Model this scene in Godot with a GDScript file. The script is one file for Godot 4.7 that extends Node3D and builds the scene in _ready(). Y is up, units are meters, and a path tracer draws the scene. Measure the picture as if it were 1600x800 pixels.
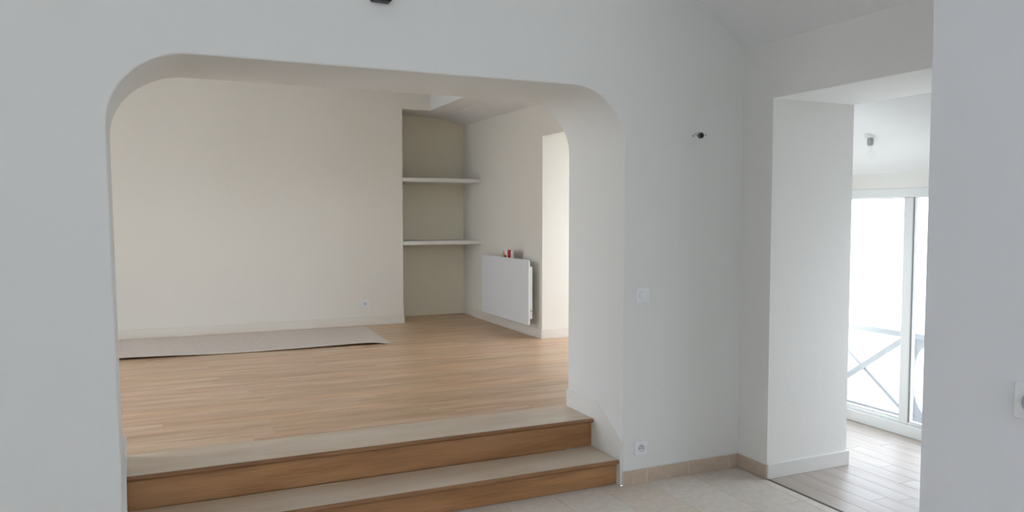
extends Node3D

# Front room floor is y = 0, the raised room beyond the arch lies UP higher.
const ZF := -3.777      # face of the arch wall
const ZA := -4.452      # back face of the arch wall
const XR := 3.284       # right wall of the front room
const XRB := 3.94       # its far face, towards the veranda
const RIDGE := 0.298     # ridge of the pitched ceiling
const XL := -5.0        # left wall of the front room
const ZR := 6.0         # rear wall of the front room
const AL := -0.207      # arch opening, left and right
const AR := 2.42
const AT := 2.326       # arch opening, top
const UP := 0.3265
const ZP := -8.69       # back wall of the raised room
const ZN := -9.26       # back of the niche
const XE := 2.518       # end of the back wall, where the niche begins
const XB := 3.492       # radiator wall
const XBB := 4.95
const ZW := -6.98       # far jamb of the opening beside the radiator
const XW := 4.842       # veranda window, inner face
const CEIL := 3.12

var rng := RandomNumberGenerator.new()
var taken := {}
var M := {}


func _ready() -> void:
	rng.seed = 4711
	camera_and_light()
	materials()
	front_room()
	arch_wall()
	raised_room()
	veranda()
	outside()
	stairs()
	objects()


func camera_and_light() -> void:
	var cam := Camera3D.new()
	cam.name = "camera"
	cam.position = Vector3(0, 1.6, 0)
	cam.rotation_degrees = Vector3(-3.073, -24.3, 0)
	cam.fov = rad_to_deg(2.0 * atan(400.0 / 1192.0))
	cam.near = 0.05
	cam.far = 400.0
	add_child(cam)
	cam.current = true
	var e := Environment.new()
	var sky := Sky.new()
	var ps := ProceduralSkyMaterial.new()      # an even overcast sky
	ps.sky_top_color = Color(0.90, 0.94, 1.0)
	ps.sky_horizon_color = Color(0.95, 0.97, 1.0)
	ps.ground_horizon_color = Color(0.90, 0.92, 0.93)
	ps.ground_bottom_color = Color(0.62, 0.62, 0.60)
	ps.sky_curve = 0.2
	ps.energy_multiplier = 1.0
	sky.sky_material = ps
	e.background_mode = Environment.BG_SKY
	e.sky = sky
	e.ambient_light_source = Environment.AMBIENT_SOURCE_SKY
	e.tonemap_mode = Environment.TONE_MAPPER_LINEAR
	e.tonemap_exposure = 6.5
	e.sdfgi_enabled = true
	e.ssao_enabled = true
	e.ssil_enabled = true
	var we := WorldEnvironment.new()
	we.name = "world_environment"
	we.environment = e
	add_child(we)


# ------------------------------------------------------------------ materials
func mat(c: Color, rough := 0.8, metal := 0.0) -> StandardMaterial3D:
	var m := StandardMaterial3D.new()
	m.albedo_color = c
	m.roughness = rough
	m.metallic = metal
	return m


func noise(seed_: int, freq: float, oct := 4) -> FastNoiseLite:
	var n := FastNoiseLite.new()
	n.seed = seed_
	n.noise_type = FastNoiseLite.TYPE_SIMPLEX_SMOOTH
	n.frequency = freq
	n.fractal_octaves = oct
	return n


func wood_image(seed_: int, lo: Color, hi: Color, dusty: Color) -> ImageTexture:
	var w := 1024
	var h := 512
	var img := Image.create(w, h, true, Image.FORMAT_RGB8)
	var a := noise(seed_, 1.0, 4)
	var b := noise(seed_ + 1, 1.0, 3)
	var d := noise(seed_ + 2, 1.0, 3)
	for y in h:
		for x in w:
			var fx := float(x) / w
			var fy := float(y) / h
			var cath := a.get_noise_2d(fx * 2.2, fy * 9.0)                  # broad figure
			var fine := b.get_noise_2d(fx * 9.0, fy * 170.0)                # fine grain
			var worn := d.get_noise_2d(fx * 2.0 + 7.0, fy * 5.0)
			var t := clampf(0.5 + cath * 0.75 + fine * 0.5, 0.0, 1.0)
			var c := lo.lerp(hi, t)
			c = c.lerp(dusty, clampf(0.28 + worn * 0.9, 0.0, 0.7))
			img.set_pixel(x, y, c)
	img.generate_mipmaps()
	return ImageTexture.create_from_image(img)


func speckle_image(seed_: int, base: Color, spread: float, freq: float) -> ImageTexture:
	var s := 512
	var img := Image.create(s, s, true, Image.FORMAT_RGB8)
	var a := noise(seed_, freq, 5)
	for y in s:
		for x in s:
			var v := 1.0 + a.get_noise_2d(x, y) * spread
			img.set_pixel(x, y, Color(base.r * v, base.g * v, base.b * v))
	img.generate_mipmaps()
	return ImageTexture.create_from_image(img)


func plaster(c: Color) -> StandardMaterial3D:
	var m := mat(c, 0.92)
	m.normal_enabled = true
	m.normal_texture = M.bump
	m.normal_scale = 0.12
	m.uv1_triplanar = true
	m.uv1_world_triplanar = true
	m.uv1_scale = Vector3(2.2, 2.2, 2.2)
	return m


func materials() -> void:
	var bi := noise(5, 0.03, 4).get_seamless_image(256, 256)
	bi.convert(Image.FORMAT_RGBA8)
	bi.bump_map_to_normal_map(2.0)
	bi.generate_mipmaps()
	M.bump = ImageTexture.create_from_image(bi)
	M.wall = plaster(Color(0.958, 0.953, 0.933))  # lightened and warmed to stand in for bounced light on the right wall
	M.gable = plaster(Color(0.93, 0.93, 0.917))  # darker than the other walls only to even out the light
	M.sky_tinted = plaster(Color(0.945, 0.948, 0.962))  # blue tint stands in for sky light from the left
	M.ceiling = plaster(Color(0.965, 0.965, 0.962))  # lightened to make up for weak light on the pitched ceiling
	M.cream = plaster(Color(0.945, 0.93, 0.895))        # raised room walls, warmed to carry light bounced off the oak
	M.niche = plaster(Color(0.97, 0.945, 0.865))        # lighter and yellower than the cream walls
	M.trim = mat(Color(0.925, 0.92, 0.90), 0.5)
	M.cream_trim = mat(Color(0.93, 0.908, 0.868), 0.5)
	M.plastic = mat(Color(0.955, 0.96, 0.965), 0.4)
	M.radiator = mat(Color(0.93, 0.945, 0.96), 0.35)
	M.radiator_dark = mat(Color(0.88, 0.885, 0.88), 0.5)
	M.dark = mat(Color(0.10, 0.095, 0.09), 0.5)
	M.black = mat(Color(0.035, 0.03, 0.045), 0.4)
	M.metal = mat(Color(0.45, 0.44, 0.42), 0.45, 0.8)
	M.threshold = mat(Color(0.40, 0.36, 0.32), 0.6)
	M.grey = mat(Color(0.5, 0.5, 0.49), 0.5)
	M.pale_grey = mat(Color(0.70, 0.70, 0.69), 0.5)  # bulb holder colour, paled as if washed out by glare
	M.knob = mat(Color(0.66, 0.69, 0.76), 0.35)
	M.oak = []
	var wt := wood_image(21, Color(0.75, 0.61, 0.475), Color(0.895, 0.76, 0.615), Color(0.90, 0.80, 0.69))
	for tint in [Color(1, 1, 1), Color(0.97, 0.95, 0.93), Color(1.0, 0.975, 0.94), Color(0.985, 0.96, 0.955), Color(0.95, 0.935, 0.90)]:
		var m := mat(tint, 0.33)
		m.albedo_texture = wt
		M.oak.append(m)
	M.tread = []
	var tt := wood_image(77, Color(0.78, 0.70, 0.61), Color(0.87, 0.80, 0.71), Color(0.89, 0.85, 0.79))  # same oak as the risers, paled to carry the varnish sheen
	var tm := mat(Color(1, 1, 1), 0.42)
	tm.albedo_texture = tt
	M.tread = tm
	var rt := wood_image(99, Color(0.58, 0.40, 0.25), Color(0.75, 0.56, 0.38), Color(0.70, 0.53, 0.37))
	var rm := mat(Color(1, 1, 1), 0.5)
	rm.albedo_texture = rt
	M.riser = rm
	M.nosing = rm.duplicate()
	M.nosing.albedo_color = Color(0.86, 0.86, 0.86)  # front of the same board, darkened where the sheen stops
	M.pale = []
	var pt := wood_image(131, Color(0.78, 0.74, 0.70), Color(0.83, 0.80, 0.765), Color(0.85, 0.835, 0.82))  # greyed oak, paled as if washed by the veranda light
	for tint in [Color(0.87, 0.86, 0.845), Color(0.845, 0.835, 0.82), Color(0.86, 0.84, 0.82)]:
		var m := mat(tint, 0.4)
		m.albedo_texture = pt
		M.pale.append(m)
	M.tile = []
	var st := speckle_image(45, Color(0.885, 0.85, 0.81), 0.05, 0.02)
	for tint in [Color(1, 1, 1), Color(0.97, 0.97, 0.96), Color(0.985, 0.97, 0.95)]:
		var m := mat(tint, 0.45)
		m.albedo_texture = st
		M.tile.append(m)
	var sk := mat(Color(0.90, 0.845, 0.79), 0.5)
	sk.albedo_texture = st
	M.skirting_tile = sk
	M.grout = mat(Color(0.86, 0.83, 0.79), 0.9)
	var pp := mat(Color(0.97, 0.97, 0.97), 0.85)
	pp.albedo_texture = speckle_image(8, Color(0.92, 0.875, 0.835), 0.04, 0.05)
	M.paper = pp
	M.frame = mat(Color(0.93, 0.94, 0.94), 0.35)
	M.rail = mat(Color(0.62, 0.64, 0.66), 0.5)
	M.deck = mat(Color(0.72, 0.71, 0.69), 0.85)
	var gt := mat(Color(1, 1, 1), 0.95)
	gt.albedo_texture = speckle_image(14, Color(0.84, 0.84, 0.82), 0.1, 0.03)
	gt.uv1_triplanar = true
	gt.uv1_world_triplanar = true
	gt.uv1_scale = Vector3(0.3, 0.3, 0.3)
	M.ground = gt
	var g := mat(Color(0.95, 0.98, 0.97, 0.06), 0.02)
	g.transparency = BaseMaterial3D.TRANSPARENCY_ALPHA
	M.glass = g
	var bg := mat(Color(0.95, 0.97, 0.97, 0.10), 0.03)
	bg.transparency = BaseMaterial3D.TRANSPARENCY_ALPHA
	M.bulb = bg
	M.red = mat(Color(0.72, 0.10, 0.24), 0.5)
	M.white_card = mat(Color(0.93, 0.92, 0.91), 0.6)
	M.peach = mat(Color(0.86, 0.62, 0.47), 0.6)
	M.maroon = mat(Color(0.30, 0.10, 0.10), 0.6)


# ------------------------------------------------------------------ mesh helpers
func begin() -> SurfaceTool:
	var st := SurfaceTool.new()
	st.begin(Mesh.PRIMITIVE_TRIANGLES)
	return st


func tri(st: SurfaceTool, a: Vector3, b: Vector3, c: Vector3, na: Vector3, nb: Vector3, nc: Vector3, ua := Vector2.ZERO, ub := Vector2.ZERO, uc := Vector2.ZERO) -> void:
	var flip := (b - a).cross(c - a).dot(na + nb + nc) > 0.0     # front faces run clockwise
	var ps := [a, c, b] if flip else [a, b, c]
	var ns := [na, nc, nb] if flip else [na, nb, nc]
	var us := [ua, uc, ub] if flip else [ua, ub, uc]
	for i in 3:
		st.set_normal(ns[i])
		st.set_uv(us[i])
		st.add_vertex(ps[i])


func face(st: SurfaceTool, pts: Array, n: Vector3, uo := Vector2.ZERO, us := 1.0) -> void:
	# A flat convex polygon seen from n.
	var u := Vector3(1, 0, 0) if absf(n.x) < 0.8 else Vector3(0, 0, 1)
	var v := Vector3(0, 0, 1) if absf(n.y) > 0.6 else Vector3(0, 1, 0)
	var uv := []
	for p in pts:
		uv.append(uo + Vector2(p.dot(u), p.dot(v)) * us)
	for i in range(1, pts.size() - 1):
		tri(st, pts[0], pts[i], pts[i + 1], n, n, n, uv[0], uv[i], uv[i + 1])


func box(st: SurfaceTool, lo: Vector3, hi: Vector3, b := 0.0, uo := Vector2.ZERO, us := 1.0) -> void:
	# A box with edges chamfered by b.
	var c := (lo + hi) * 0.5
	var h := (hi - lo) * 0.5
	b = minf(b, minf(h.x, minf(h.y, h.z)) * 0.9)
	for ax in 3:
		for s in [-1.0, 1.0]:
			var n := Vector3.ZERO
			n[ax] = s
			var u := (ax + 1) % 3
			var v := (ax + 2) % 3
			var pts := []
			for k in [[-1, -1], [1, -1], [1, 1], [-1, 1]]:
				var p := c
				p[ax] += s * h[ax]
				p[u] += k[0] * (h[u] - b)
				p[v] += k[1] * (h[v] - b)
				pts.append(p)
			face(st, pts, n, uo, us)
	if b <= 0.0:
		return
	for ax in 3:
		var u := (ax + 1) % 3
		var v := (ax + 2) % 3
		for su in [-1.0, 1.0]:
			for sv in [-1.0, 1.0]:
				var n := Vector3.ZERO
				n[u] = su
				n[v] = sv
				var pts := []
				for k in [[-1, 0], [1, 0], [1, 1], [-1, 1]]:
					var p := c
					p[ax] += k[0] * (h[ax] - b)
					p[u] += su * (h[u] - (b if k[1] == 1 else 0.0))
					p[v] += sv * (h[v] - (0.0 if k[1] == 1 else b))
					pts.append(p)
				face(st, pts, n.normalized(), uo, us)
	for sx in [-1.0, 1.0]:
		for sy in [-1.0, 1.0]:
			for sz in [-1.0, 1.0]:
				var s := Vector3(sx, sy, sz)
				var pts := []
				for ax in 3:
					var p := c
					for k in 3:
						p[k] += s[k] * (h[k] - (0.0 if k == ax else b))
					pts.append(p)
				face(st, pts, s.normalized(), uo, us)


func prism(st: SurfaceTool, outline: PackedVector2Array, z0: float, z1: float, basis := Transform3D.IDENTITY) -> void:
	# A polygon in x and y, extruded along z.
	var idx := Geometry2D.triangulate_polygon(outline)
	for s in [[z0, -1.0], [z1, 1.0]]:
		for i in range(0, idx.size(), 3):
			var p := []
			for k in 3:
				var q := outline[idx[i + k]]
				p.append(basis * Vector3(q.x, q.y, s[0]))
			face(st, p, (basis.basis * Vector3(0, 0, signf(z1 - z0) * s[1])).normalized())
	var cw := 1.0 if Geometry2D.is_polygon_clockwise(outline) else -1.0
	for i in outline.size():
		var a := outline[i]
		var b := outline[(i + 1) % outline.size()]
		var n := Vector3(-(b - a).y, (b - a).x, 0) * cw
		face(st, [basis * Vector3(a.x, a.y, z0), basis * Vector3(b.x, b.y, z0), basis * Vector3(b.x, b.y, z1), basis * Vector3(a.x, a.y, z1)], (basis.basis * n).normalized())


func lathe(st: SurfaceTool, profile: Array, t: Transform3D, seg := 24) -> void:
	# profile: Vector2(radius, height) from bottom to top, turned round the local y axis.
	for i in profile.size() - 1:
		var p: Vector2 = profile[i]
		var q: Vector2 = profile[i + 1]
		var d := q - p
		var nn := Vector2(d.y, -d.x).normalized()
		for k in seg:
			var a0 := TAU * k / seg
			var a1 := TAU * (k + 1) / seg
			var d0 := Vector3(cos(a0), 0, sin(a0))
			var d1 := Vector3(cos(a1), 0, sin(a1))
			var up := Vector3.UP
			var p0 := t * (d0 * p.x + up * p.y)
			var p1 := t * (d1 * p.x + up * p.y)
			var q0 := t * (d0 * q.x + up * q.y)
			var q1 := t * (d1 * q.x + up * q.y)
			var n0 := (t.basis * (d0 * nn.x + up * nn.y)).normalized()
			var n1 := (t.basis * (d1 * nn.x + up * nn.y)).normalized()
			if p.x > 0.0:
				tri(st, p0, p1, q0, n0, n1, n0)
			if q.x > 0.0:
				tri(st, p1, q1, q0, n1, n1, n0)


func bar(st: SurfaceTool, a: Vector3, b: Vector3, w: float, h: float, side: Vector3) -> void:
	# A square bar from a to b, w wide along side, h across.
	var d := (b - a).normalized()
	var s := (side - d * side.dot(d)).normalized()
	var o := d.cross(s)
	var t := Transform3D(Basis(s, o, d), (a + b) * 0.5)
	var l := a.distance_to(b) * 0.5
	var o2 := PackedVector2Array([Vector2(-w / 2, -h / 2), Vector2(w / 2, -h / 2), Vector2(w / 2, h / 2), Vector2(-w / 2, h / 2)])
	prism(st, o2, -l, l, t)


func tube(st: SurfaceTool, path: Array, r: float, seg := 8) -> void:
	for i in path.size() - 1:
		var d: Vector3 = path[i + 1] - path[i]
		var y := d.normalized()
		var x := y.cross(Vector3(0.3, 0.5, 0.81)).normalized()
		lathe(st, [Vector2(0, 0), Vector2(r, 0), Vector2(r, d.length()), Vector2(0, d.length())], Transform3D(Basis(x, y, x.cross(y)), path[i]), seg)


func rounded_rect(w: float, h: float, r: float, n := 5) -> PackedVector2Array:
	var o := PackedVector2Array()
	for c in [[1, 1, 0], [-1, 1, 1], [-1, -1, 2], [1, -1, 3]]:
		for k in n + 1:
			var a: float = (c[2] + float(k) / n) * PI / 2
			o.append(Vector2(c[0] * (w / 2 - r) + cos(a) * r, c[1] * (h / 2 - r) + sin(a) * r))
	return o


func plate(st: SurfaceTool, outline: PackedVector2Array, d: float, bev: float, t: Transform3D) -> void:
	# A slab with a softened front edge: outline in x and y, d thick along local z.
	var c := Vector2.ZERO
	for p in outline:
		c += p / outline.size()
	var inner := PackedVector2Array()
	var sz := Vector2.ZERO
	for p in outline:
		sz = sz.max((p - c).abs())
	for p in outline:
		inner.append(c + (p - c) * (Vector2.ONE - Vector2(bev, bev) / sz))
	var idx := Geometry2D.triangulate_polygon(inner)
	for i in range(0, idx.size(), 3):
		var q := []
		for k in 3:
			q.append(t * Vector3(inner[idx[i + k]].x, inner[idx[i + k]].y, d))
		face(st, q, t.basis.z.normalized())
		var w := []
		for k in 3:
			w.append(t * Vector3(outline[idx[i + k]].x, outline[idx[i + k]].y, 0))
		face(st, w, -t.basis.z.normalized())
	for i in outline.size():
		var j := (i + 1) % outline.size()
		var a := outline[i]
		var b := outline[j]
		var n2 := ((a + b) * 0.5 - c)
		var e := (b - a)
		var nn := Vector2(e.y, -e.x).normalized()
		if nn.dot(n2) < 0:
			nn = -nn
		var n := (t.basis * Vector3(nn.x, nn.y, 0)).normalized()
		face(st, [t * Vector3(a.x, a.y, 0), t * Vector3(b.x, b.y, 0), t * Vector3(b.x, b.y, d - bev), t * Vector3(a.x, a.y, d - bev)], n)
		face(st, [t * Vector3(a.x, a.y, d - bev), t * Vector3(b.x, b.y, d - bev), t * Vector3(inner[j].x, inner[j].y, d), t * Vector3(inner[i].x, inner[i].y, d)], (n + t.basis.z.normalized()).normalized())


func loft(st: SurfaceTool, prof: PackedVector2Array, a: float, b: float, o: Vector3, us: float, uo: float) -> void:
	# A board along x whose cross-section is given in z and y.
	var c := Vector2.ZERO
	for p in prof:
		c += p / prof.size()
	for i in prof.size():
		var p := prof[i]
		var q := prof[(i + 1) % prof.size()]
		if p.distance_to(q) < 0.0001:
			continue
		var n := Vector3(0, (q - p).x, -(q - p).y).normalized()
		if n.dot(Vector3(0, (p + q).y / 2 - c.y, (p + q).x / 2 - c.x)) < 0:
			n = -n
		# the left end follows the slanting jamb
		var ap := a + 0.0385 * (p.x - ZF)
		var aq := a + 0.0385 * (q.x - ZF)
		var v := [Vector3(ap, p.y - o.y, p.x - o.z), Vector3(b, p.y - o.y, p.x - o.z), Vector3(b, q.y - o.y, q.x - o.z), Vector3(aq, q.y - o.y, q.x - o.z)]
		var u := []
		for w in v:
			u.append(Vector2((w.x - a) * 0.37 + 0.01, fposmod(uo, 0.4) + (w.z - w.y + 0.7) * us))
		tri(st, v[0], v[1], v[2], n, n, n, u[0], u[1], u[2])
		tri(st, v[0], v[2], v[3], n, n, n, u[0], u[2], u[3])
	for e in [[a, -1.0], [b, 1.0]]:
		var q := []
		for p in prof:
			q.append(Vector3(e[0] + (0.0385 * (p.x - ZF) if e[1] < 0.0 else 0.0), p.y - o.y, p.x - o.z))
		face(st, q, Vector3(e[1], 0, 0))


# ------------------------------------------------------------------ scene helpers
func numbered(called: String) -> String:
	var n: int = taken.get(called, 0)
	taken[called] = n + 1
	return called if n == 0 else "%s_%03d" % [called, n]


func mesh(called: String, st: SurfaceTool, m: Material, parent: Node3D = self) -> MeshInstance3D:
	var o := MeshInstance3D.new()
	o.name = numbered(called) if parent == self else called
	o.mesh = st.commit()
	o.material_override = m
	parent.add_child(o, true)
	return o


func thing(called: String, label: String, category: String, at := Vector3.ZERO, group := "") -> Node3D:
	var o := Node3D.new()
	o.name = numbered(called)
	o.position = at
	add_child(o, true)
	return tag(o, label, category, group)


func tag(o: Node3D, label: String, category: String, group := "", kind := "") -> Node3D:
	o.set_meta("label", label)
	o.set_meta("category", category)
	if group:
		o.set_meta("group", group)
	if kind:
		o.set_meta("kind", kind)
	return o


func struct(called: String, st: SurfaceTool, m: Material, label: String, category: String) -> MeshInstance3D:
	var o := mesh(called, st, m)
	tag(o, label, category, "", "structure")
	return o


func plank(parent: Node3D, called: String, lo: Vector3, hi: Vector3, along_x: bool, m: Material, b := 0.0015) -> void:
	# One board: a chamfered slab whose grain runs along its length.
	var st := begin()
	var off := Vector2(rng.randf() * 0.08, rng.randf() * 0.82)
	var p := [Vector3(lo.x, hi.y, lo.z), Vector3(hi.x, hi.y, lo.z), Vector3(hi.x, hi.y, hi.z), Vector3(lo.x, hi.y, hi.z)]
	var inset := [Vector3(b, 0, b), Vector3(-b, 0, b), Vector3(-b, 0, -b), Vector3(b, 0, -b)]
	var top := []
	var rim := []
	var foot := []
	for i in 4:
		top.append(p[i] + inset[i])
		rim.append(p[i] + Vector3(0, -b, 0))
		foot.append(Vector3(p[i].x, lo.y, p[i].z))
	var uvf := func(q: Vector3) -> Vector2:
		q -= lo
		return off + (Vector2(q.x * 0.45, q.z * 1.3) if along_x else Vector2(q.z * 0.45, q.x * 1.3))
	var quad := func(a: Vector3, bb: Vector3, c: Vector3, d: Vector3, n: Vector3) -> void:
		tri(st, a, bb, c, n, n, n, uvf.call(a), uvf.call(bb), uvf.call(c))
		tri(st, a, c, d, n, n, n, uvf.call(a), uvf.call(c), uvf.call(d))
	quad.call(top[0], top[1], top[2], top[3], Vector3.UP)
	var ns := [Vector3(0, 0, -1), Vector3(1, 0, 0), Vector3(0, 0, 1), Vector3(-1, 0, 0)]
	for i in 4:
		var j := (i + 1) % 4
		quad.call(top[i], top[j], rim[j], rim[i], (ns[i] + Vector3.UP).normalized())
		quad.call(rim[i], rim[j], foot[j], foot[i], ns[i])
	mesh(called, st, m, parent)


# a wall lying along one axis with rectangular openings: holes are [from, to, bottom, top]
func wall_boxes(st: SurfaceTool, along: int, from: float, to: float, lo: float, hi: float, across0: float, across1: float, holes: Array) -> void:
	var at := from
	var put := func(a: float, b: float, y0: float, y1: float) -> void:
		if b - a < 0.001 or y1 - y0 < 0.001:
			return
		if along == 0:
			box(st, Vector3(a, y0, across0), Vector3(b, y1, across1))
		else:
			box(st, Vector3(across0, y0, a), Vector3(across1, y1, b))
	for h in holes:
		put.call(at, h[0], lo, hi)
		put.call(h[0], h[1], lo, h[2])
		put.call(h[0], h[1], h[3], hi)
		at = h[1]
	put.call(at, to, lo, hi)


# ------------------------------------------------------------------ front room
func roof_y(x: float) -> float:
	return 2.622 + minf(0.71 * (XR - x), 0.4 * (x - XL))


func front_room() -> void:
	# tiled floor
	var st := begin()
	box(st, Vector3(XL, -0.25, ZF), Vector3(XR, -0.0015, ZR))
	box(st, Vector3(AL, -0.25, ZA), Vector3(AR, -0.004, ZF))
	var fl := struct("floor", st, M.grout, "beige tiled floor in front of the steps", "floor")
	var w := 0.3105
	var n := 0
	for i in 28:
		var x1 := 3.213 - (i - 1) * w
		var x0 := x1 - w + 0.0016
		x1 = minf(x1 - 0.0016, XR - 0.016) if i == 0 else x1 - 0.0016
		if x1 < XL:
			break
		for j in 23:
			var z0 := ZF + j * w + 0.0016
			var z1 := ZF + (j + 1) * w - 0.0016
			if j > 12 and i > 8 or n >= 290:
				continue
			z0 = maxf(z0, ZF + 0.001)
			var s := begin()
			box(s, Vector3(maxf(x0, XL), -0.012, z0), Vector3(x1, 0.0, minf(z1, ZR)), 0.001, Vector2(rng.randf(), rng.randf()), 1.6)
			mesh("tile", s, M.tile[rng.randi() % 3], fl)
			n += 1
	# right wall with the doorway
	st = begin()
	wall_boxes(st, 2, ZA, ZR, 0.0, 2.90, XR, XRB, [[-3.515, -1.2, 0.0, 2.29], [1.4, 3.4, 0.3, 2.3]])
	struct("wall_right", st, M.wall, "white right wall with the wide square doorway to the veranda", "wall")
	# thick projecting wall close to the camera
	st = begin()
	prism(st, PackedVector2Array([Vector2(1.9, -0.01), Vector2(2.25, -0.01), Vector2(2.25, roof_y(2.25) + 0.02), Vector2(1.9, roof_y(1.9) + 0.02)]), -1.439, 1.2)
	struct("wall_projection", st, M.sky_tinted, "white projecting wall tinted blue for the sky light at the right edge, nearest the viewer", "wall")
	# left and rear walls, behind the viewer, with windows
	st = begin()
	wall_boxes(st, 2, ZA, ZR, 0.0, 2.90, XL - 0.4, XL, [[1.6, 4.6, 0.3, 2.45]])
	struct("wall_left", st, M.wall, "white left wall of the front room with a window", "wall")
	st = begin()
	wall_boxes(st, 0, XL - 0.4, 2.0, 0.0, 2.66, ZR, ZR + 0.4, [])
	box(st, Vector3(2.0, 0, ZR), Vector3(XRB, 2.66, ZR + 0.4))
	prism(st, PackedVector2Array([Vector2(XL - 0.4, 2.66), Vector2(XRB, 2.66), Vector2(XRB, 2.30), Vector2(XR, 2.622), Vector2(RIDGE, roof_y(RIDGE)), Vector2(XL, 2.622), Vector2(XL - 0.4, 2.4)]), ZR, ZR + 0.4)
	struct("wall_rear", st, M.wall, "plain white rear wall behind the viewer", "wall")
	hidden_window("window_2", 2, XL - 0.2, 1.6, 4.6, 0.3, 2.45, 3, "white three light window in the left wall of the front room")
	hidden_window("window_5", 2, XR + 0.5, 1.4, 3.4, 0.3, 2.3, 2, "unseen white two light window added in the right wall to brighten the front room")  # invented window, lifts the dark right end of the arch wall
	# pitched ceiling
	st = begin()
	var ry := roof_y(RIDGE)
	prism(st, PackedVector2Array([Vector2(XR, 2.622), Vector2(RIDGE, ry), Vector2(XL, 2.622), Vector2(XL, 2.90), Vector2(RIDGE, ry + 0.28), Vector2(XR, 2.90)]), ZA, ZR + 0.4)
	struct("ceiling", st, M.ceiling, "white pitched ceiling sloping down to the right wall", "ceiling")
	# stone skirting along the arch wall and the right wall
	var bb := tag(thing("baseboard_front", "", ""), "beige stone tile skirting to the right of the steps", "baseboard", "", "structure")
	var xs := [AR + 0.004, 2.592, 2.899, 3.213, XR - 0.001]
	for i in 4:
		var s := begin()
		box(s, Vector3(xs[i] + 0.001, 0.0005, ZF), Vector3(xs[i + 1] - 0.0015, 0.084, ZF + 0.010), 0.0015, Vector2(i * 0.37, 0.2), 1.5)
		mesh("tile", s, M.skirting_tile, bb)
	var s2 := begin()
	box(s2, Vector3(xs[0] - 0.003, 0.0005, ZF), Vector3(XR - 0.001, 0.085, ZF + 0.0092))
	mesh("grout", s2, M.grout, bb)
	var s3 := begin()
	box(s3, Vector3(XR - 0.010, 0.0005, ZF + 0.012), Vector3(XR, 0.084, -3.516), 0.0015, Vector2(0.7, 0.2), 1.5)
	struct("baseboard_right", s3, M.skirting_tile, "short beige stone skirting between the corner and the doorway", "baseboard")


func hidden_window(called: String, along: int, at: float, a: float, b: float, y0: float, y1: float, leaves: int, label: String) -> void:
	var o := tag(thing(called, "", ""), label, "window", "", "structure")
	var put := func(st: SurfaceTool, p0: float, p1: float, q0: float, q1: float, d: float) -> void:
		if along == 0:
			box(st, Vector3(p0, q0, at - d), Vector3(p1, q1, at + d), 0.003)
		else:
			box(st, Vector3(at - d, q0, p0), Vector3(at + d, q1, p1), 0.003)
	var fr := begin()
	put.call(fr, a, a + 0.05, y0, y1, 0.035)
	put.call(fr, b - 0.05, b, y0, y1, 0.035)
	put.call(fr, a + 0.05, b - 0.05, y0, y0 + 0.06, 0.035)
	put.call(fr, a + 0.05, b - 0.05, y1 - 0.05, y1, 0.035)
	mesh("window_frame", fr, M.frame, o)
	var w := (b - a - 0.1) / leaves
	for i in leaves:
		var s := begin()
		var p := a + 0.05 + i * w
		put.call(s, p + 0.002, p + 0.05, y0 + 0.06, y1 - 0.05, 0.025)
		put.call(s, p + w - 0.05, p + w - 0.002, y0 + 0.06, y1 - 0.05, 0.025)
		put.call(s, p + 0.05, p + w - 0.05, y0 + 0.06, y0 + 0.13, 0.025)
		put.call(s, p + 0.05, p + w - 0.05, y1 - 0.10, y1 - 0.05, 0.025)
		var leaf := mesh("sash", s, M.frame, o)
		var g := begin()
		put.call(g, p + 0.05, p + w - 0.05, y0 + 0.13, y1 - 0.10, 0.003)
		mesh("pane", g, M.glass, leaf)


# ------------------------------------------------------------------ wall with the arch
func arch_path() -> Array:
	# [point, normal into the opening], from the left foot over the top to the right foot
	var r := 0.335
	var out := [[Vector2(AL, 0.0), Vector2(1, 0)]]
	var n := 14
	for k in n + 1:
		var a := PI - PI / 2 * k / n
		out.append([Vector2(AL + r, AT - r) + Vector2(cos(a), sin(a)) * r, -Vector2(cos(a), sin(a))])
	for k in n + 1:
		var a := PI / 2 - PI / 2 * k / n
		out.append([Vector2(AR - r, AT - r) + Vector2(cos(a), sin(a)) * r, -Vector2(cos(a), sin(a))])
	out.append([Vector2(AR, 0.0), Vector2(-1, 0)])
	return out


func jamb(p: Vector2, z: float) -> Vector2:
	# the old left jamb leans a little and opens towards the raised room
	var w := clampf((AL + 0.7 - p.x) / 0.7, 0.0, 1.0)
	return Vector2(p.x - w * (0.0135 * p.y + 0.026 * (ZF - z) / (ZF - ZA)), p.y)


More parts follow.
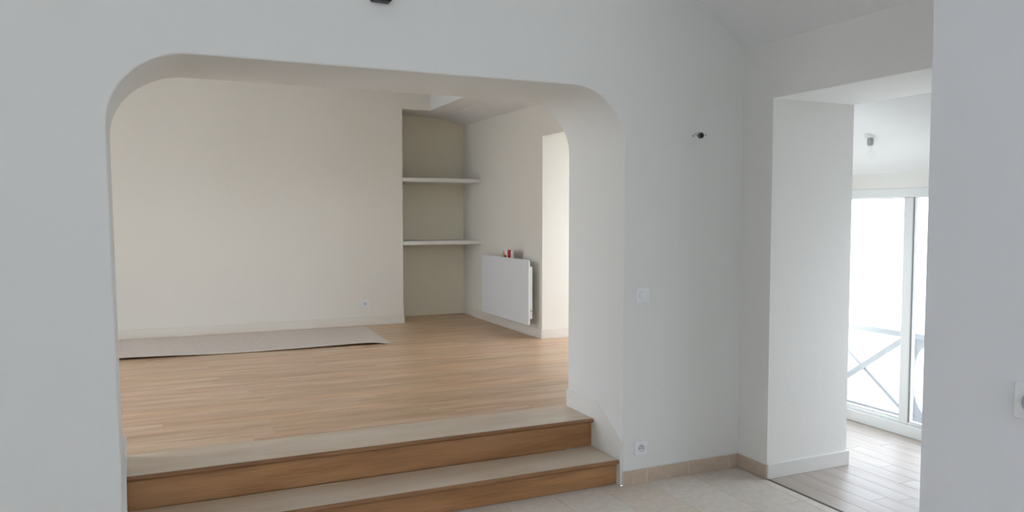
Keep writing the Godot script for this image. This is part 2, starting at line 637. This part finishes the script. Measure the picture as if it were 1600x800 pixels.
func arch_wall() -> void:
	var st := begin()
	var path := arch_path()
	var b := 0.010
	# face polygons with the opening enlarged by the rounding of its edge
	var o := PackedVector2Array([Vector2(XL - 0.4, 0)])
	for p in path:
		o.append(jamb(p[0] - p[1] * b, ZF))
	o.append_array(PackedVector2Array([Vector2(XRB, 0), Vector2(XRB, 2.6), Vector2(XR, 2.64), Vector2(RIDGE, roof_y(RIDGE) + 0.02), Vector2(XL, 2.64), Vector2(XL - 0.4, 2.6)]))
	var idx := Geometry2D.triangulate_polygon(o)
	for i in range(0, idx.size(), 3):
		for s in [[ZF, 1.0], [ZA, -1.0]]:
			var q := []
			for k in 3:
				var w := o[idx[i + k]]
				if s[0] == ZA and idx[i + k] >= 1 and idx[i + k] <= path.size():
					w = jamb(path[idx[i + k] - 1][0] - path[idx[i + k] - 1][1] * b, ZA)
				q.append(Vector3(w.x, w.y, s[0]))
			face(st, q, Vector3(0, 0, s[1]))
	# rounded edge and soffit
	var prof := []      # [enlargement, z, normal weight along p.normal, normal z]
	var m := 5
	for k in m + 1:
		var a := PI / 2 * k / m
		prof.append([b - b * sin(a), ZF - b + b * cos(a), sin(a), cos(a)])
	for k in m + 1:
		var a := PI / 2 * (1.0 - float(k) / m)
		prof.append([b - b * sin(a), ZA + b - b * cos(a), sin(a), -cos(a)])
	for i in path.size() - 1:
		for k in prof.size() - 1:
			var v := []
			var nn := []
			for c in [[i, k], [i + 1, k], [i + 1, k + 1], [i, k + 1]]:
				var p = path[c[0]]
				var f = prof[c[1]]
				var q := jamb(p[0] - p[1] * f[0], f[1])
				v.append(Vector3(q.x, q.y, f[1]))
				nn.append(Vector3(p[1].x * f[2], p[1].y * f[2], f[3]))
			tri(st, v[0], v[1], v[2], nn[0], nn[1], nn[2])
			tri(st, v[0], v[2], v[3], nn[0], nn[2], nn[3])
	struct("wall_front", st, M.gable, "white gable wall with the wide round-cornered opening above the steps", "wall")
	# stepped white plinths on both jambs
	for s in [[AR, -1.0, "baseboard_right_jamb", "white stepped plinth on the right jamb of the arch beside the steps"], [AL, 1.0, "baseboard_left_jamb", "white stepped plinth on the left jamb of the arch beside the steps"]]:
		st = begin()
		var sh := PackedVector2Array([Vector2(ZA + 0.002, 0.437), Vector2(-4.055, 0.442), Vector2(ZF - 0.002, 0.258), Vector2(ZF - 0.002, 0.002), Vector2(ZA + 0.002, 0.002)])
		var turn := 0.0 if s[1] < 0.0 else 0.0385
		var t := Transform3D(Basis(Vector3(turn, 0, 1), Vector3(0, 1, 0), Vector3(s[1], 0, 0)), Vector3(s[0] - turn * ZF, 0, 0))
		prism(st, sh, -0.012 if turn > 0.0 else 0.0, 0.012, t)
		struct(s[2], st, M.trim, s[3], "baseboard")


# ------------------------------------------------------------------ raised room
func raised_room() -> void:
	var xl := -2.7
	var st := begin()
	box(st, Vector3(xl - 0.4, 0.0, ZN - 0.2), Vector3(XBB, UP - 0.012, -4.47))
	var fl := struct("floor", st, M.riser, "oak board floor of the raised room beyond the arch", "floor")
	var w := 0.119
	var z1 := -4.470
	var row := 0
	while z1 > ZN + 0.01:
		var z0 := maxf(z1 - w, ZN)
		var xend := XB if z1 > -5.24 or z1 < ZW + 0.005 else XBB
		if z1 < ZP:
			var c0 := XE
			while c0 < xend - 0.01:
				var c1 := minf(c0 + rng.randf_range(0.4, 1.0), xend)
				plank(fl, "plank", Vector3(c0, UP - 0.015, z0), Vector3(c1, UP, z1), true, M.oak[rng.randi() % 5])
				c0 = c1
		else:
			var c0 := xl
			var c1 := xl + rng.randf_range(0.5, 1.9)
			while c0 < xend - 0.01:
				plank(fl, "plank", Vector3(c0, UP - 0.015, z0), Vector3(c1, UP, z1), true, M.oak[rng.randi() % 5])
				c0 = c1
				c1 = minf(c0 + rng.randf_range(1.1, 2.0), xend)
				if xend - c1 < 0.3:
					c1 = xend
		z1 = z0
		row += 1
	# back wall, lintel over the niche, niche back
	st = begin()
	box(st, Vector3(xl - 0.4, 0.0, ZN - 0.2), Vector3(XE, CEIL + 0.01, ZP))
	box(st, Vector3(XE, 2.835, ZN), Vector3(2.86, CEIL + 0.01, ZP))
	struct("wall_back", st, M.cream, "large plain cream back wall of the raised room left of the niche", "wall")
	st = begin()
	box(st, Vector3(XE, 0.0, ZN - 0.2), Vector3(XBB, CEIL + 0.01, ZN))
	struct("wall_niche", st, M.niche, "yellowish cream back of the shelf niche", "wall")
	st = begin()
	wall_boxes(st, 2, ZN, ZA, 0.0, CEIL + 0.01, XB, XBB, [[ZW, -5.25, UP - 0.02, 2.40]])
	struct("wall_radiator", st, M.cream, "cream right wall of the raised room carrying the radiator", "wall")
	st = begin()
	wall_boxes(st, 2, ZP, ZA, 0.0, CEIL + 0.01, xl - 0.4, xl, [[-7.15, -4.5, UP, 2.95]])
	struct("wall_side", st, M.cream, "cream left wall of the raised room with a window", "wall")
	hidden_window("window_3", 2, xl - 0.2, -7.15, -4.5, UP, 2.95, 3, "white three leaf window in the left wall of the raised room")
	hidden_window("window_4", 2, XBB - 0.12, ZW, -5.25, UP - 0.02, 2.40, 2, "white two leaf glazed door in the opening beside the radiator")
	# flat ceiling, with a lower boxed part along the radiator wall that slopes over the niche
	st = begin()
	box(st, Vector3(xl - 0.4, CEIL, ZN - 0.2), Vector3(XBB, CEIL + 0.2, ZA))
	prism(st, PackedVector2Array([Vector2(2.86, CEIL), Vector2(2.86, 2.834), Vector2(3.15, 2.832), Vector2(3.30, 2.79), Vector2(XB + 0.01, 2.735), Vector2(XB + 0.01, CEIL)]), ZN, ZA)
	struct("ceiling", st, M.ceiling, "white ceiling of the raised room with a lower boxed part over the niche", "ceiling")
	# white skirtings
	st = begin()
	box(st, Vector3(xl, UP, ZP), Vector3(XE + 0.012, UP + 0.098, ZP + 0.014), 0.002)
	struct("baseboard_back", st, M.cream_trim, "white skirting along the back wall behind the floor sheet", "baseboard")
	st = begin()
	box(st, Vector3(XB - 0.014, UP, ZN + 0.3), Vector3(XB, UP + 0.1, ZW + 0.014), 0.002)
	struct("baseboard_radiator", st, M.cream_trim, "white skirting under the radiator", "baseboard")
	st = begin()
	box(st, Vector3(XB, UP, ZW), Vector3(XBB - 0.16, UP + 0.1, ZW + 0.014), 0.002)
	struct("baseboard_opening", st, M.cream_trim, "bright white skirting in the window opening right of the radiator", "baseboard")


# ------------------------------------------------------------------ veranda
func veranda() -> void:
	var zf := -4.9
	var zn := -0.9
	var st := begin()
	box(st, Vector3(XR, -0.25, zf), Vector3(XW + 0.2, -0.012, zn))
	var fl := struct("floor", st, M.grey, "greyed oak floor of the veranda, paled for the light washing over it", "floor")
	var w := 0.131
	var x0 := XR + 0.012
	while x0 < XW - 0.005:
		var x1 := minf(x0 + w, XW)
		var zs := zf if x0 > XRB else -3.515
		var ze := zn if x0 > XRB else -1.2
		var a := zs
		var b := zs + rng.randf_range(0.4, 1.3)
		while a < ze - 0.01:
			plank(fl, "plank", Vector3(x0, -0.015, a), Vector3(x1, 0.0, b), false, M.pale[rng.randi() % 3])
			a = b
			b = minf(a + rng.randf_range(0.9, 1.6), ze)
		x0 = x1
	st = begin()
	box(st, Vector3(XR - 0.004, -0.01, -3.515), Vector3(XR + 0.010, 0.002, -1.2), 0.001)
	struct("trim_1", st, M.threshold, "thin dark threshold strip between the tiles and the veranda boards", "threshold")
	# skirting of the door jamb, returning round its far corner
	st = begin()
	box(st, Vector3(XR - 0.001, 0.0, -3.515), Vector3(XRB + 0.014, 0.093, -3.501), 0.002)
	box(st, Vector3(XRB, 0.0, -4.3), Vector3(XRB + 0.014, 0.093, -3.515))
	struct("baseboard_doorway", st, M.trim, "white skirting at the foot of the doorway jamb", "baseboard")
	# end walls and the strip above the window
	st = begin()
	box(st, Vector3(XRB, 0.0, zf - 0.15), Vector3(XW + 0.12, 2.6, zf))
	box(st, Vector3(XRB, 0.0, zn), Vector3(XW + 0.12, 2.6, zn + 0.15))
	struct("wall_veranda", st, M.wall, "white end walls of the veranda", "wall")
	st = begin()
	box(st, Vector3(XW, 1.795, zf), Vector3(XW + 0.12, 2.0, -2.311))
	box(st, Vector3(XW, 0.0, -2.311), Vector3(XW + 0.12, 2.0, zn))
	struct("wall_window", st, M.wall, "white strip of wall above the veranda window", "wall")
	st = begin()
	prism(st, PackedVector2Array([Vector2(XRB, 2.36), Vector2(XW, 1.906), Vector2(XW + 0.3, 1.75), Vector2(XW + 0.3, 1.90), Vector2(XRB, 2.52)]), zf, zn)
	struct("ceiling", st, M.ceiling, "white sloping ceiling of the veranda", "ceiling")
	# the window itself
	var win := tag(thing("window_1", "", ""), "white framed veranda window seen through the doorway", "window", "", "structure")
	var d := 0.09
	st = begin()
	box(st, Vector3(XW - 0.012, 0.0, zf), Vector3(XW + d, 0.085, -2.312), 0.004)
	box(st, Vector3(XW + 0.005, 0.085, zf), Vector3(XW + d - 0.01, 0.105, -3.861), 0.003)
	mesh("sill_rail", st, M.frame, win)
	st = begin()
	box(st, Vector3(XW - 0.008, 1.728, zf), Vector3(XW + d, 1.795, -2.312), 0.004)
	mesh("head_rail", st, M.frame, win)
	for z in [-3.861, -2.4, -4.9]:
		st = begin()
		box(st, Vector3(XW, 0.086, z), Vector3(XW + 0.05, 1.727, z + 0.078), 0.005)
		mesh("mullion", st, M.frame, win)
	for p in [[-4.81, -3.862, 0.0], [-3.777, -2.402, -0.014]]:
		st = begin()
		var f := 0.012 if p[2] == 0.0 else 0.008
		var u: float = XW + 0.02 + p[2]
		for q in [[p[0], p[0] + f, 0.105, 1.727], [p[1] - f, p[1], 0.105, 1.727], [p[0] + f, p[1] - f, 0.087, 0.087 + f + 0.02], [p[0] + f, p[1] - f, 1.727 - f * 0.5, 1.727]]:
			box(st, Vector3(u, q[2], q[0]), Vector3(u + 0.03, q[3], q[1]), 0.002)
		var sash := mesh("sash", st, M.frame, win)
		st = begin()
		box(st, Vector3(u + 0.008, 0.1, p[0] + f), Vector3(u + 0.014, 1.727 - f * 0.5, p[1] - f))
		mesh("pane", st, M.glass, sash)
	st = begin()
	box(st, Vector3(XW + 0.004, 0.105, -3.7828), Vector3(XW + 0.04, 1.727, -3.7775))
	mesh("gasket", st, M.grey, win)


func outside() -> void:
	var st := begin()
	box(st, Vector3(XW + 0.1, -0.25, -9.0), Vector3(XW + 1.0, -0.06, 0.0), 0.01)
	struct("trim_2", st, M.deck, "pale narrow balcony slab outside the veranda window", "balcony")
	st = begin()
	box(st, Vector3(-150, -3.2, -150), Vector3(150, -3.0, 150))
	struct("ground", st, M.ground, "pale gravel ground far below the balcony", "ground")
	# railing: posts, rails and crossed braces
	var xr := XW + 0.36
	var r := thing("balcony_railing", "pale grey balcony railing with crossed braces outside the veranda window", "railing", Vector3(xr, -0.06, -4.0))
	var o := Vector3(xr, -0.06, -4.0)
	var posts := [-4.95, -4.04, -3.13, -2.22, -1.31]
	var s := begin()
	box(s, Vector3(-0.03, 0.715, posts[0] - o.z - 0.05), Vector3(0.03, 0.76, posts[4] - o.z + 0.05), 0.004)
	mesh("top_rail", s, M.rail, r)
	s = begin()
	box(s, Vector3(-0.02, 0.07, posts[0] - o.z), Vector3(0.02, 0.11, posts[4] - o.z), 0.004)
	mesh("bottom_rail", s, M.rail, r)
	for z in posts:
		s = begin()
		box(s, Vector3(-0.025, 0.0, z - o.z - 0.04), Vector3(0.025, 0.714, z - o.z + 0.04), 0.003)
		mesh("post", s, M.rail, r)
	for i in 4:
		var a: float = posts[i] - o.z + 0.04
		var b: float = posts[i + 1] - o.z - 0.04
		if i % 2 == 0:
			s = begin()
			bar(s, Vector3(-0.012, 0.11, a), Vector3(-0.012, 0.715, b), 0.024, 0.042, Vector3.RIGHT)
			mesh("brace", s, M.rail, r)
			s = begin()
			bar(s, Vector3(0.012, 0.715, a), Vector3(0.012, 0.11, b), 0.022, 0.028, Vector3.RIGHT)
			mesh("brace", s, M.rail, r)
		else:
			for c in [[a, 0.715, 1, -1], [a, 0.11, 1, 1], [b, 0.715, -1, -1], [b, 0.11, -1, 1]]:
				s = begin()
				var poly := PackedVector2Array([Vector2(0, 0)])
				for k in 9:
					var t := PI / 2 * k / 8
					poly.append(Vector2(0.2 - 0.2 * sin(t), 0.2 - 0.2 * cos(t)))
				var basis := Transform3D(Basis(Vector3(0, 0, c[2]), Vector3(0, c[3], 0), Vector3(1, 0, 0)), Vector3(-0.012, c[1], c[0]))
				prism(s, poly, 0.0, 0.024, basis)
				mesh("bracket", s, M.rail, r)


# ------------------------------------------------------------------ steps
func stairs() -> void:
	var a := AL + 0.009
	var b := AR - 0.013
	var o := Vector3((a + b) / 2, 0.0, -3.9)
	var t := thing("steps", "two oak steps with brown risers and treads paled for varnish sheen under the arch", "stairs", o)
	for s in [[UP, -4.085, -4.4685, "landing_tread"], [0.150, -3.786, -4.106, "tread"]]:
		# board with a rounded nosing
		var st := begin()
		var th := 0.026
		var z0: float = s[1]
		var z1: float = s[2]
		var prof := PackedVector2Array()
		var nose := 0.016
		prof.append_array(PackedVector2Array([Vector2(z0 - nose, s[0]), Vector2(z0 - nose, s[0] - th), Vector2(z1, s[0] - th), Vector2(z1, s[0])]))
		loft(st, prof, a - o.x, b - o.x, o, 0.4, s[1] * 3.0)
		mesh(s[3], st, M.tread, t)
		st = begin()
		prof = PackedVector2Array()
		prof.append(Vector2(z0 - nose, s[0]))
		for k in 9:
			var q := PI * k / 8
			prof.append(Vector2(z0 - th / 2 + sin(q) * th / 2, s[0] - th / 2 + cos(q) * th / 2))
		prof.append(Vector2(z0 - nose, s[0] - th))
		loft(st, prof, a - o.x, b - o.x, o, 0.4, s[1] * 3.0 + 0.3)
		mesh("nosing", st, M.nosing, t)
	for s in [[0.0005, 0.1235, -3.820], [0.1505, UP - 0.0265, -4.118]]:
		var st := begin()
		var lo := Vector3(a + 0.0385 * (s[2] - ZF), s[0], s[2] - 0.02) - o
		var hi := Vector3(b, s[1], s[2]) - o
		var us := 0.37
		box(st, lo, hi, 0.0)
		# grain along the board: one face rebuilt with its own mapping
		var f := begin()
		var c := [Vector3(lo.x, lo.y, hi.z), Vector3(hi.x, lo.y, hi.z), Vector3(hi.x, hi.y, hi.z), Vector3(lo.x, hi.y, hi.z)]
		var u := []
		for p in c:
			u.append(Vector2(p.x * us + 0.5, p.y * 0.9 + s[0] * 2.0))
		for k in [[0, 1, 2], [0, 2, 3]]:
			tri(f, c[k[0]], c[k[1]], c[k[2]], Vector3.BACK, Vector3.BACK, Vector3.BACK, u[k[0]], u[k[1]], u[k[2]])
		for k in [[Vector3(lo.x, lo.y, lo.z), Vector3(hi.x, lo.y, lo.z), Vector3(hi.x, hi.y, lo.z), Vector3(lo.x, hi.y, lo.z), Vector3.FORWARD], [Vector3(lo.x, lo.y, lo.z), Vector3(lo.x, lo.y, hi.z), Vector3(lo.x, hi.y, hi.z), Vector3(lo.x, hi.y, lo.z), Vector3.LEFT], [Vector3(hi.x, lo.y, lo.z), Vector3(hi.x, lo.y, hi.z), Vector3(hi.x, hi.y, hi.z), Vector3(hi.x, hi.y, lo.z), Vector3.RIGHT], [Vector3(lo.x, hi.y, lo.z), Vector3(hi.x, hi.y, lo.z), Vector3(hi.x, hi.y, hi.z), Vector3(lo.x, hi.y, hi.z), Vector3.UP], [Vector3(lo.x, lo.y, lo.z), Vector3(hi.x, lo.y, lo.z), Vector3(hi.x, lo.y, hi.z), Vector3(lo.x, lo.y, hi.z), Vector3.DOWN]]:
			face(f, [k[0], k[1], k[2], k[3]], k[4])
		mesh("riser", f, M.riser, t)


# ------------------------------------------------------------------ things
func objects() -> void:
	# shelves in the niche
	for s in [[2.014, "upper white shelf in the cream niche", 0.046], [1.268, "lower white shelf in the cream niche", 0.044]]:
		var st := begin()
		box(st, Vector3(XE + 0.001, s[0] - s[2] / 2, ZN + 0.001), Vector3(XB - 0.001, s[0] + s[2] / 2, ZP + 0.035), 0.003)
		var o := mesh("niche_shelf", st, M.trim)
		tag(o, s[1], "shelf", "shelves in the niche")
	radiator()
	card_pack()
	floor_sheet()
	socket("wall_socket", Vector3(2.547, 0.213, ZF), Basis.IDENTITY, "white wall socket low on the wall right of the steps", 0.086)
	socket("wall_socket", Vector3(2.060, 0.578, ZP), Basis.IDENTITY, "white wall socket on the back wall left of the niche", 0.094)
	# light switch
	var sw := thing("light_switch", "square white light switch with a round button, right of the arch", "switch", Vector3(2.5485, 1.128, ZF))
	var st := begin()
	plate(st, rounded_rect(0.090, 0.092, 0.006), 0.010, 0.003, Transform3D.IDENTITY)
	mesh("plate", st, M.plastic, sw)
	st = begin()
	lathe(st, [Vector2(0.0275, 0.0), Vector2(0.0275, 0.010), Vector2(0.026, 0.0145), Vector2(0.022, 0.0165), Vector2(0.0, 0.0165)], Transform3D(Basis(Vector3.RIGHT, PI / 2), Vector3(0, 0.0, 0.0)), 32)
	mesh("button", st, M.plastic, sw)
	# plate at the right edge of the picture
	var dm := thing("rotary_switch", "white wall plate with a round grey knob at the far right edge", "switch", Vector3(1.9, 1.146, -1.140))
	var face_left := Basis(Vector3.UP, -PI / 2)
	st = begin()
	plate(st, rounded_rect(0.092, 0.090, 0.006), 0.009, 0.003, Transform3D(face_left, Vector3.ZERO))
	mesh("plate", st, M.plastic, dm)
	st = begin()
	lathe(st, [Vector2(0.025, 0.0), Vector2(0.0245, 0.013), Vector2(0.022, 0.015), Vector2(0.0, 0.015)], Transform3D(Basis(Vector3.BACK, PI / 2), Vector3.ZERO), 32)
	mesh("knob", st, M.knob, dm)
	wall_outlet()
	pendant()
	# the black fitting cut by the top of the picture
	var bl := thing("wall_lamp", "small black wall lamp cut off by the top edge above the arch", "lamp", Vector3(0.983, 2.648, ZF))
	st = begin()
	plate(st, rounded_rect(0.098, 0.17, 0.010), 0.055, 0.008, Transform3D(Basis.IDENTITY, Vector3(0, 0.085, 0.012)))
	mesh("body", st, M.black, bl)
	st = begin()
	lathe(st, [Vector2(0.03, 0.0), Vector2(0.03, 0.012), Vector2(0.0, 0.012)], Transform3D(Basis(Vector3.RIGHT, PI / 2), Vector3(0, 0.085, 0.0)), 20)
	mesh("mount", st, M.black, bl)


func radiator() -> void:
	var r := thing("panel_radiator", "flat white panel radiator on the wall beside the niche", "radiator", Vector3(XB, 0.46, -7.66))
	var left := Basis(Vector3.UP, -PI / 2)      # local x runs towards +z, local z towards the room
	var st := begin()
	plate(st, rounded_rect(1.275, 0.676, 0.030), 0.018, 0.006, Transform3D(left, Vector3(-0.119, 0.342, 0.0)))
	mesh("front_panel", st, M.radiator, r)
	st = begin()
	plate(st, rounded_rect(1.268, 0.540, 0.012), 0.029, 0.004, Transform3D(left, Vector3(-0.090, 0.340, 0.0)))
	mesh("body", st, M.radiator_dark, r)
	for z in [-0.4, 0.4]:
		st = begin()
		box(st, Vector3(-0.0895, 0.15, z - 0.02), Vector3(-0.001, 0.55, z + 0.02))
		mesh("wall_bracket", st, M.grey, r)
	st = begin()
	lathe(st, [Vector2(0.008, 0.0), Vector2(0.008, 0.008), Vector2(0.0, 0.008)], Transform3D(Basis(Vector3.RIGHT, PI / 2), Vector3(-0.104, 0.155, 0.628)), 12)
	mesh("screw", st, M.grey, r)


func card_pack() -> void:
	# a small carton leaning on the top edge of the radiator
	var z0 := -7.66
	var o := Vector3(XB - 0.095, 1.1405, z0)
	var p := thing("carton", "small flat red and white carton standing on top of the radiator", "box", o)
	var st := begin()
	box(st, Vector3(-0.05, 0.0, 0.0), Vector3(-0.025, 0.083, 0.236), 0.001)
	mesh("sleeve", st, M.white_card, p)
	st = begin()
	box(st, Vector3(-0.0515, 0.0, 0.135), Vector3(-0.0245, 0.0845, 0.215), 0.0005)
	mesh("red_band", st, M.red, p)
	st = begin()
	prism(st, PackedVector2Array([Vector2(-0.012, 0.0), Vector2(0.055, 0.0), Vector2(0.05, 0.02), Vector2(0.03, 0.07), Vector2(0.02, 0.078), Vector2(0.0, 0.05)]), 0.0, 0.002, Transform3D(Basis(Vector3(0, 0, 1), Vector3.UP, Vector3.LEFT), Vector3(-0.05, 0.002, 0.012)))
	mesh("orange_print", st, M.peach, p)
	st = begin()
	prism(st, PackedVector2Array([Vector2(0, 0), Vector2(0.05, 0), Vector2(0.046, 0.022), Vector2(0.012, 0.026)]), 0.0, 0.003, Transform3D(Basis(Vector3(0, 0, 1), Vector3.UP, Vector3.LEFT), Vector3(-0.05, 0.002, 0.05)))
	mesh("dark_print", st, M.maroon, p)


func floor_sheet() -> void:
	# a stiff protective sheet whose front edge curls up a little from the boards
	var nx := 48
	var nz := 14
	var th := 0.0022
	var st := begin()
	var pos := func(i: int, j: int, up: float) -> Vector3:
		var u := float(i) / nx
		var v := float(j) / nz
		var x := lerpf(-1.7, lerpf(2.036, 2.0, v), u)
		var zb := lerpf(-8.674, -8.612, u)
		var zf := lerpf(-7.50, -7.335, u)
		var lift := 0.004 + 0.012 * (0.5 + 0.5 * cos(x * 3.3 + 1.2)) if x < 1.9 else 0.004
		lift *= clampf((2.02 - x) / 0.14, 0.0, 1.0)
		if x < 0.4:
			lift += 0.007 * clampf((0.4 - x) / 0.7, 0, 1)
		lift += 0.008 * exp(-pow((x - 1.72) / 0.22, 2))
		var curl := pow(v, 3.0)
		return Vector3(x, UP + 0.0006 + up + lift * curl, lerpf(zb, zf, v))
	for i in nx:
		for j in nz:
			for s in [[th, 1.0], [0.0, -1.0]]:
				var c := []
				var n := []
				for k in [[i, j], [i + 1, j], [i + 1, j + 1], [i, j + 1]]:
					c.append(pos.call(k[0], k[1], s[0]))
					var du: Vector3 = pos.call(mini(k[0] + 1, nx), k[1], 0.0) - pos.call(maxi(k[0] - 1, 0), k[1], 0.0)
					var dv: Vector3 = pos.call(k[0], mini(k[1] + 1, nz), 0.0) - pos.call(k[0], maxi(k[1] - 1, 0), 0.0)
					n.append(dv.cross(du).normalized() * s[1])
				var u := []
				for q in c:
					u.append(Vector2(q.x, q.z) * 0.7)
				tri(st, c[0], c[1], c[2], n[0], n[1], n[2], u[0], u[1], u[2])
				tri(st, c[0], c[2], c[3], n[0], n[2], n[3], u[0], u[2], u[3])
	for i in nx:
		face(st, [pos.call(i, nz, 0.0), pos.call(i + 1, nz, 0.0), pos.call(i + 1, nz, th), pos.call(i, nz, th)], Vector3.BACK)
		face(st, [pos.call(i, 0, 0.0), pos.call(i + 1, 0, 0.0), pos.call(i + 1, 0, th), pos.call(i, 0, th)], Vector3.FORWARD)
	for j in nz:
		face(st, [pos.call(nx, j, 0.0), pos.call(nx, j + 1, 0.0), pos.call(nx, j + 1, th), pos.call(nx, j, th)], Vector3.RIGHT)
		face(st, [pos.call(0, j, 0.0), pos.call(0, j + 1, 0.0), pos.call(0, j + 1, th), pos.call(0, j, th)], Vector3.LEFT)
	tag(mesh("protective_sheet", st, M.paper), "large greyish beige protective sheet lying on the oak boards along the back wall", "floor sheet")


func socket(called: String, at: Vector3, b: Basis, label: String, size: float) -> void:
	var s := thing(called, label, "socket", at, "white wall sockets")
	s.basis = b
	var st := begin()
	# plate with a round well
	var outer := rounded_rect(size, size, 0.006)
	plate(st, outer, 0.008, 0.003, Transform3D.IDENTITY)
	mesh("plate", st, M.plastic, s)
	var turn := Transform3D(Basis(Vector3.RIGHT, PI / 2), Vector3.ZERO)
	st = begin()
	lathe(st, [Vector2(0.0235, 0.0), Vector2(0.0235, 0.013), Vector2(0.0205, 0.013), Vector2(0.019, 0.0085), Vector2(0.0, 0.0085)], turn, 28)
	mesh("well", st, M.radiator_dark, s)
	for k in [Vector2(-0.0095, -0.002), Vector2(0.0095, -0.002)]:
		st = begin()
		lathe(st, [Vector2(0.0035, 0.0), Vector2(0.0035, 0.0093), Vector2(0.0, 0.0093)], Transform3D(turn.basis, Vector3(k.x, k.y, 0)), 12)
		mesh("pin_hole", st, M.dark, s)
	st = begin()
	lathe(st, [Vector2(0.0028, 0.0), Vector2(0.0028, 0.017), Vector2(0.0018, 0.0185), Vector2(0.0, 0.0185)], Transform3D(turn.basis, Vector3(0, 0.0115, 0)), 12)
	mesh("earth_pin", st, M.metal, s)


func wall_outlet() -> void:
	# a bare wall-lamp outlet: a dark holder between two small fixings
	var o := thing("lamp_outlet", "bare wall lamp outlet with a dark holder, high on the wall near the corner", "lamp outlet", Vector3(2.948, 2.080, ZF))
	var turn := Basis(Vector3.RIGHT, PI / 2)
	var st := begin()
	lathe(st, [Vector2(0.027, 0.0), Vector2(0.027, 0.006), Vector2(0.023, 0.009), Vector2(0.0, 0.009)], Transform3D(turn, Vector3.ZERO), 24)
	mesh("rose", st, M.plastic, o)
	st = begin()
	lathe(st, [Vector2(0.016, 0.004), Vector2(0.018, 0.010), Vector2(0.018, 0.026), Vector2(0.015, 0.028), Vector2(0.014, 0.018), Vector2(0.0, 0.018)], Transform3D(turn, Vector3.ZERO), 24)
	mesh("holder", st, M.grey, o)
	st = begin()
	lathe(st, [Vector2(0.0135, 0.0185), Vector2(0.0135, 0.027), Vector2(0.010, 0.0295), Vector2(0.0, 0.030)], Transform3D(turn, Vector3.ZERO), 20)
	mesh("holder_core", st, M.dark, o)
	for s in [-1.0, 1.0]:
		st = begin()
		box(st, Vector3(s * 0.040 - 0.012, -0.006 + s * 0.004, 0.0), Vector3(s * 0.040 + 0.012, 0.006 + s * 0.004, 0.006), 0.002)
		mesh("fixing", st, M.plastic, o)
		st = begin()
		lathe(st, [Vector2(0.004, 0.0), Vector2(0.004, 0.0085), Vector2(0.0, 0.0085)], Transform3D(turn, Vector3(s * 0.045, s * 0.004, 0)), 10)
		mesh("screw", st, M.grey, o)
	st = begin()
	tube(st, [Vector3(-0.018, -0.004, 0.01), Vector3(-0.030, 0.002, 0.018), Vector3(-0.042, 0.010, 0.016)], 0.002, 6)
	mesh("wire", st, M.grey, o)


func pendant() -> void:
	# a bare bulb hanging just under the sloping ceiling of the veranda
	var x := 4.385
	var z := -3.77
	var top := 2.36 - (x - XRB) * (2.36 - 1.906) / (XW - XRB)
	var o := thing("ceiling_bulb", "bare clear bulb in a grey holder under the veranda ceiling", "lamp", Vector3(x, top, z))
	var st := begin()
	lathe(st, [Vector2(0.0, -0.012), Vector2(0.034, -0.012), Vector2(0.038, 0.018), Vector2(0.0, 0.018)], Transform3D.IDENTITY, 24)
	mesh("rose", st, M.plastic, o)
	st = begin()
	lathe(st, [Vector2(0.0, -0.064), Vector2(0.016, -0.064), Vector2(0.021, -0.052), Vector2(0.021, -0.018), Vector2(0.014, -0.012), Vector2(0.0, -0.012)], Transform3D.IDENTITY, 24)
	mesh("holder", st, M.pale_grey, o)
	st = begin()
	var pr := [Vector2(0.0, -0.150)]
	for k in range(1, 10):
		var a := PI * 0.80 * k / 9
		pr.append(Vector2(sin(a) * 0.029, -0.121 - cos(a) * 0.029))
	pr.append(Vector2(0.013, -0.064))
	lathe(st, pr, Transform3D.IDENTITY, 24)
	mesh("bulb", st, M.bulb, o)
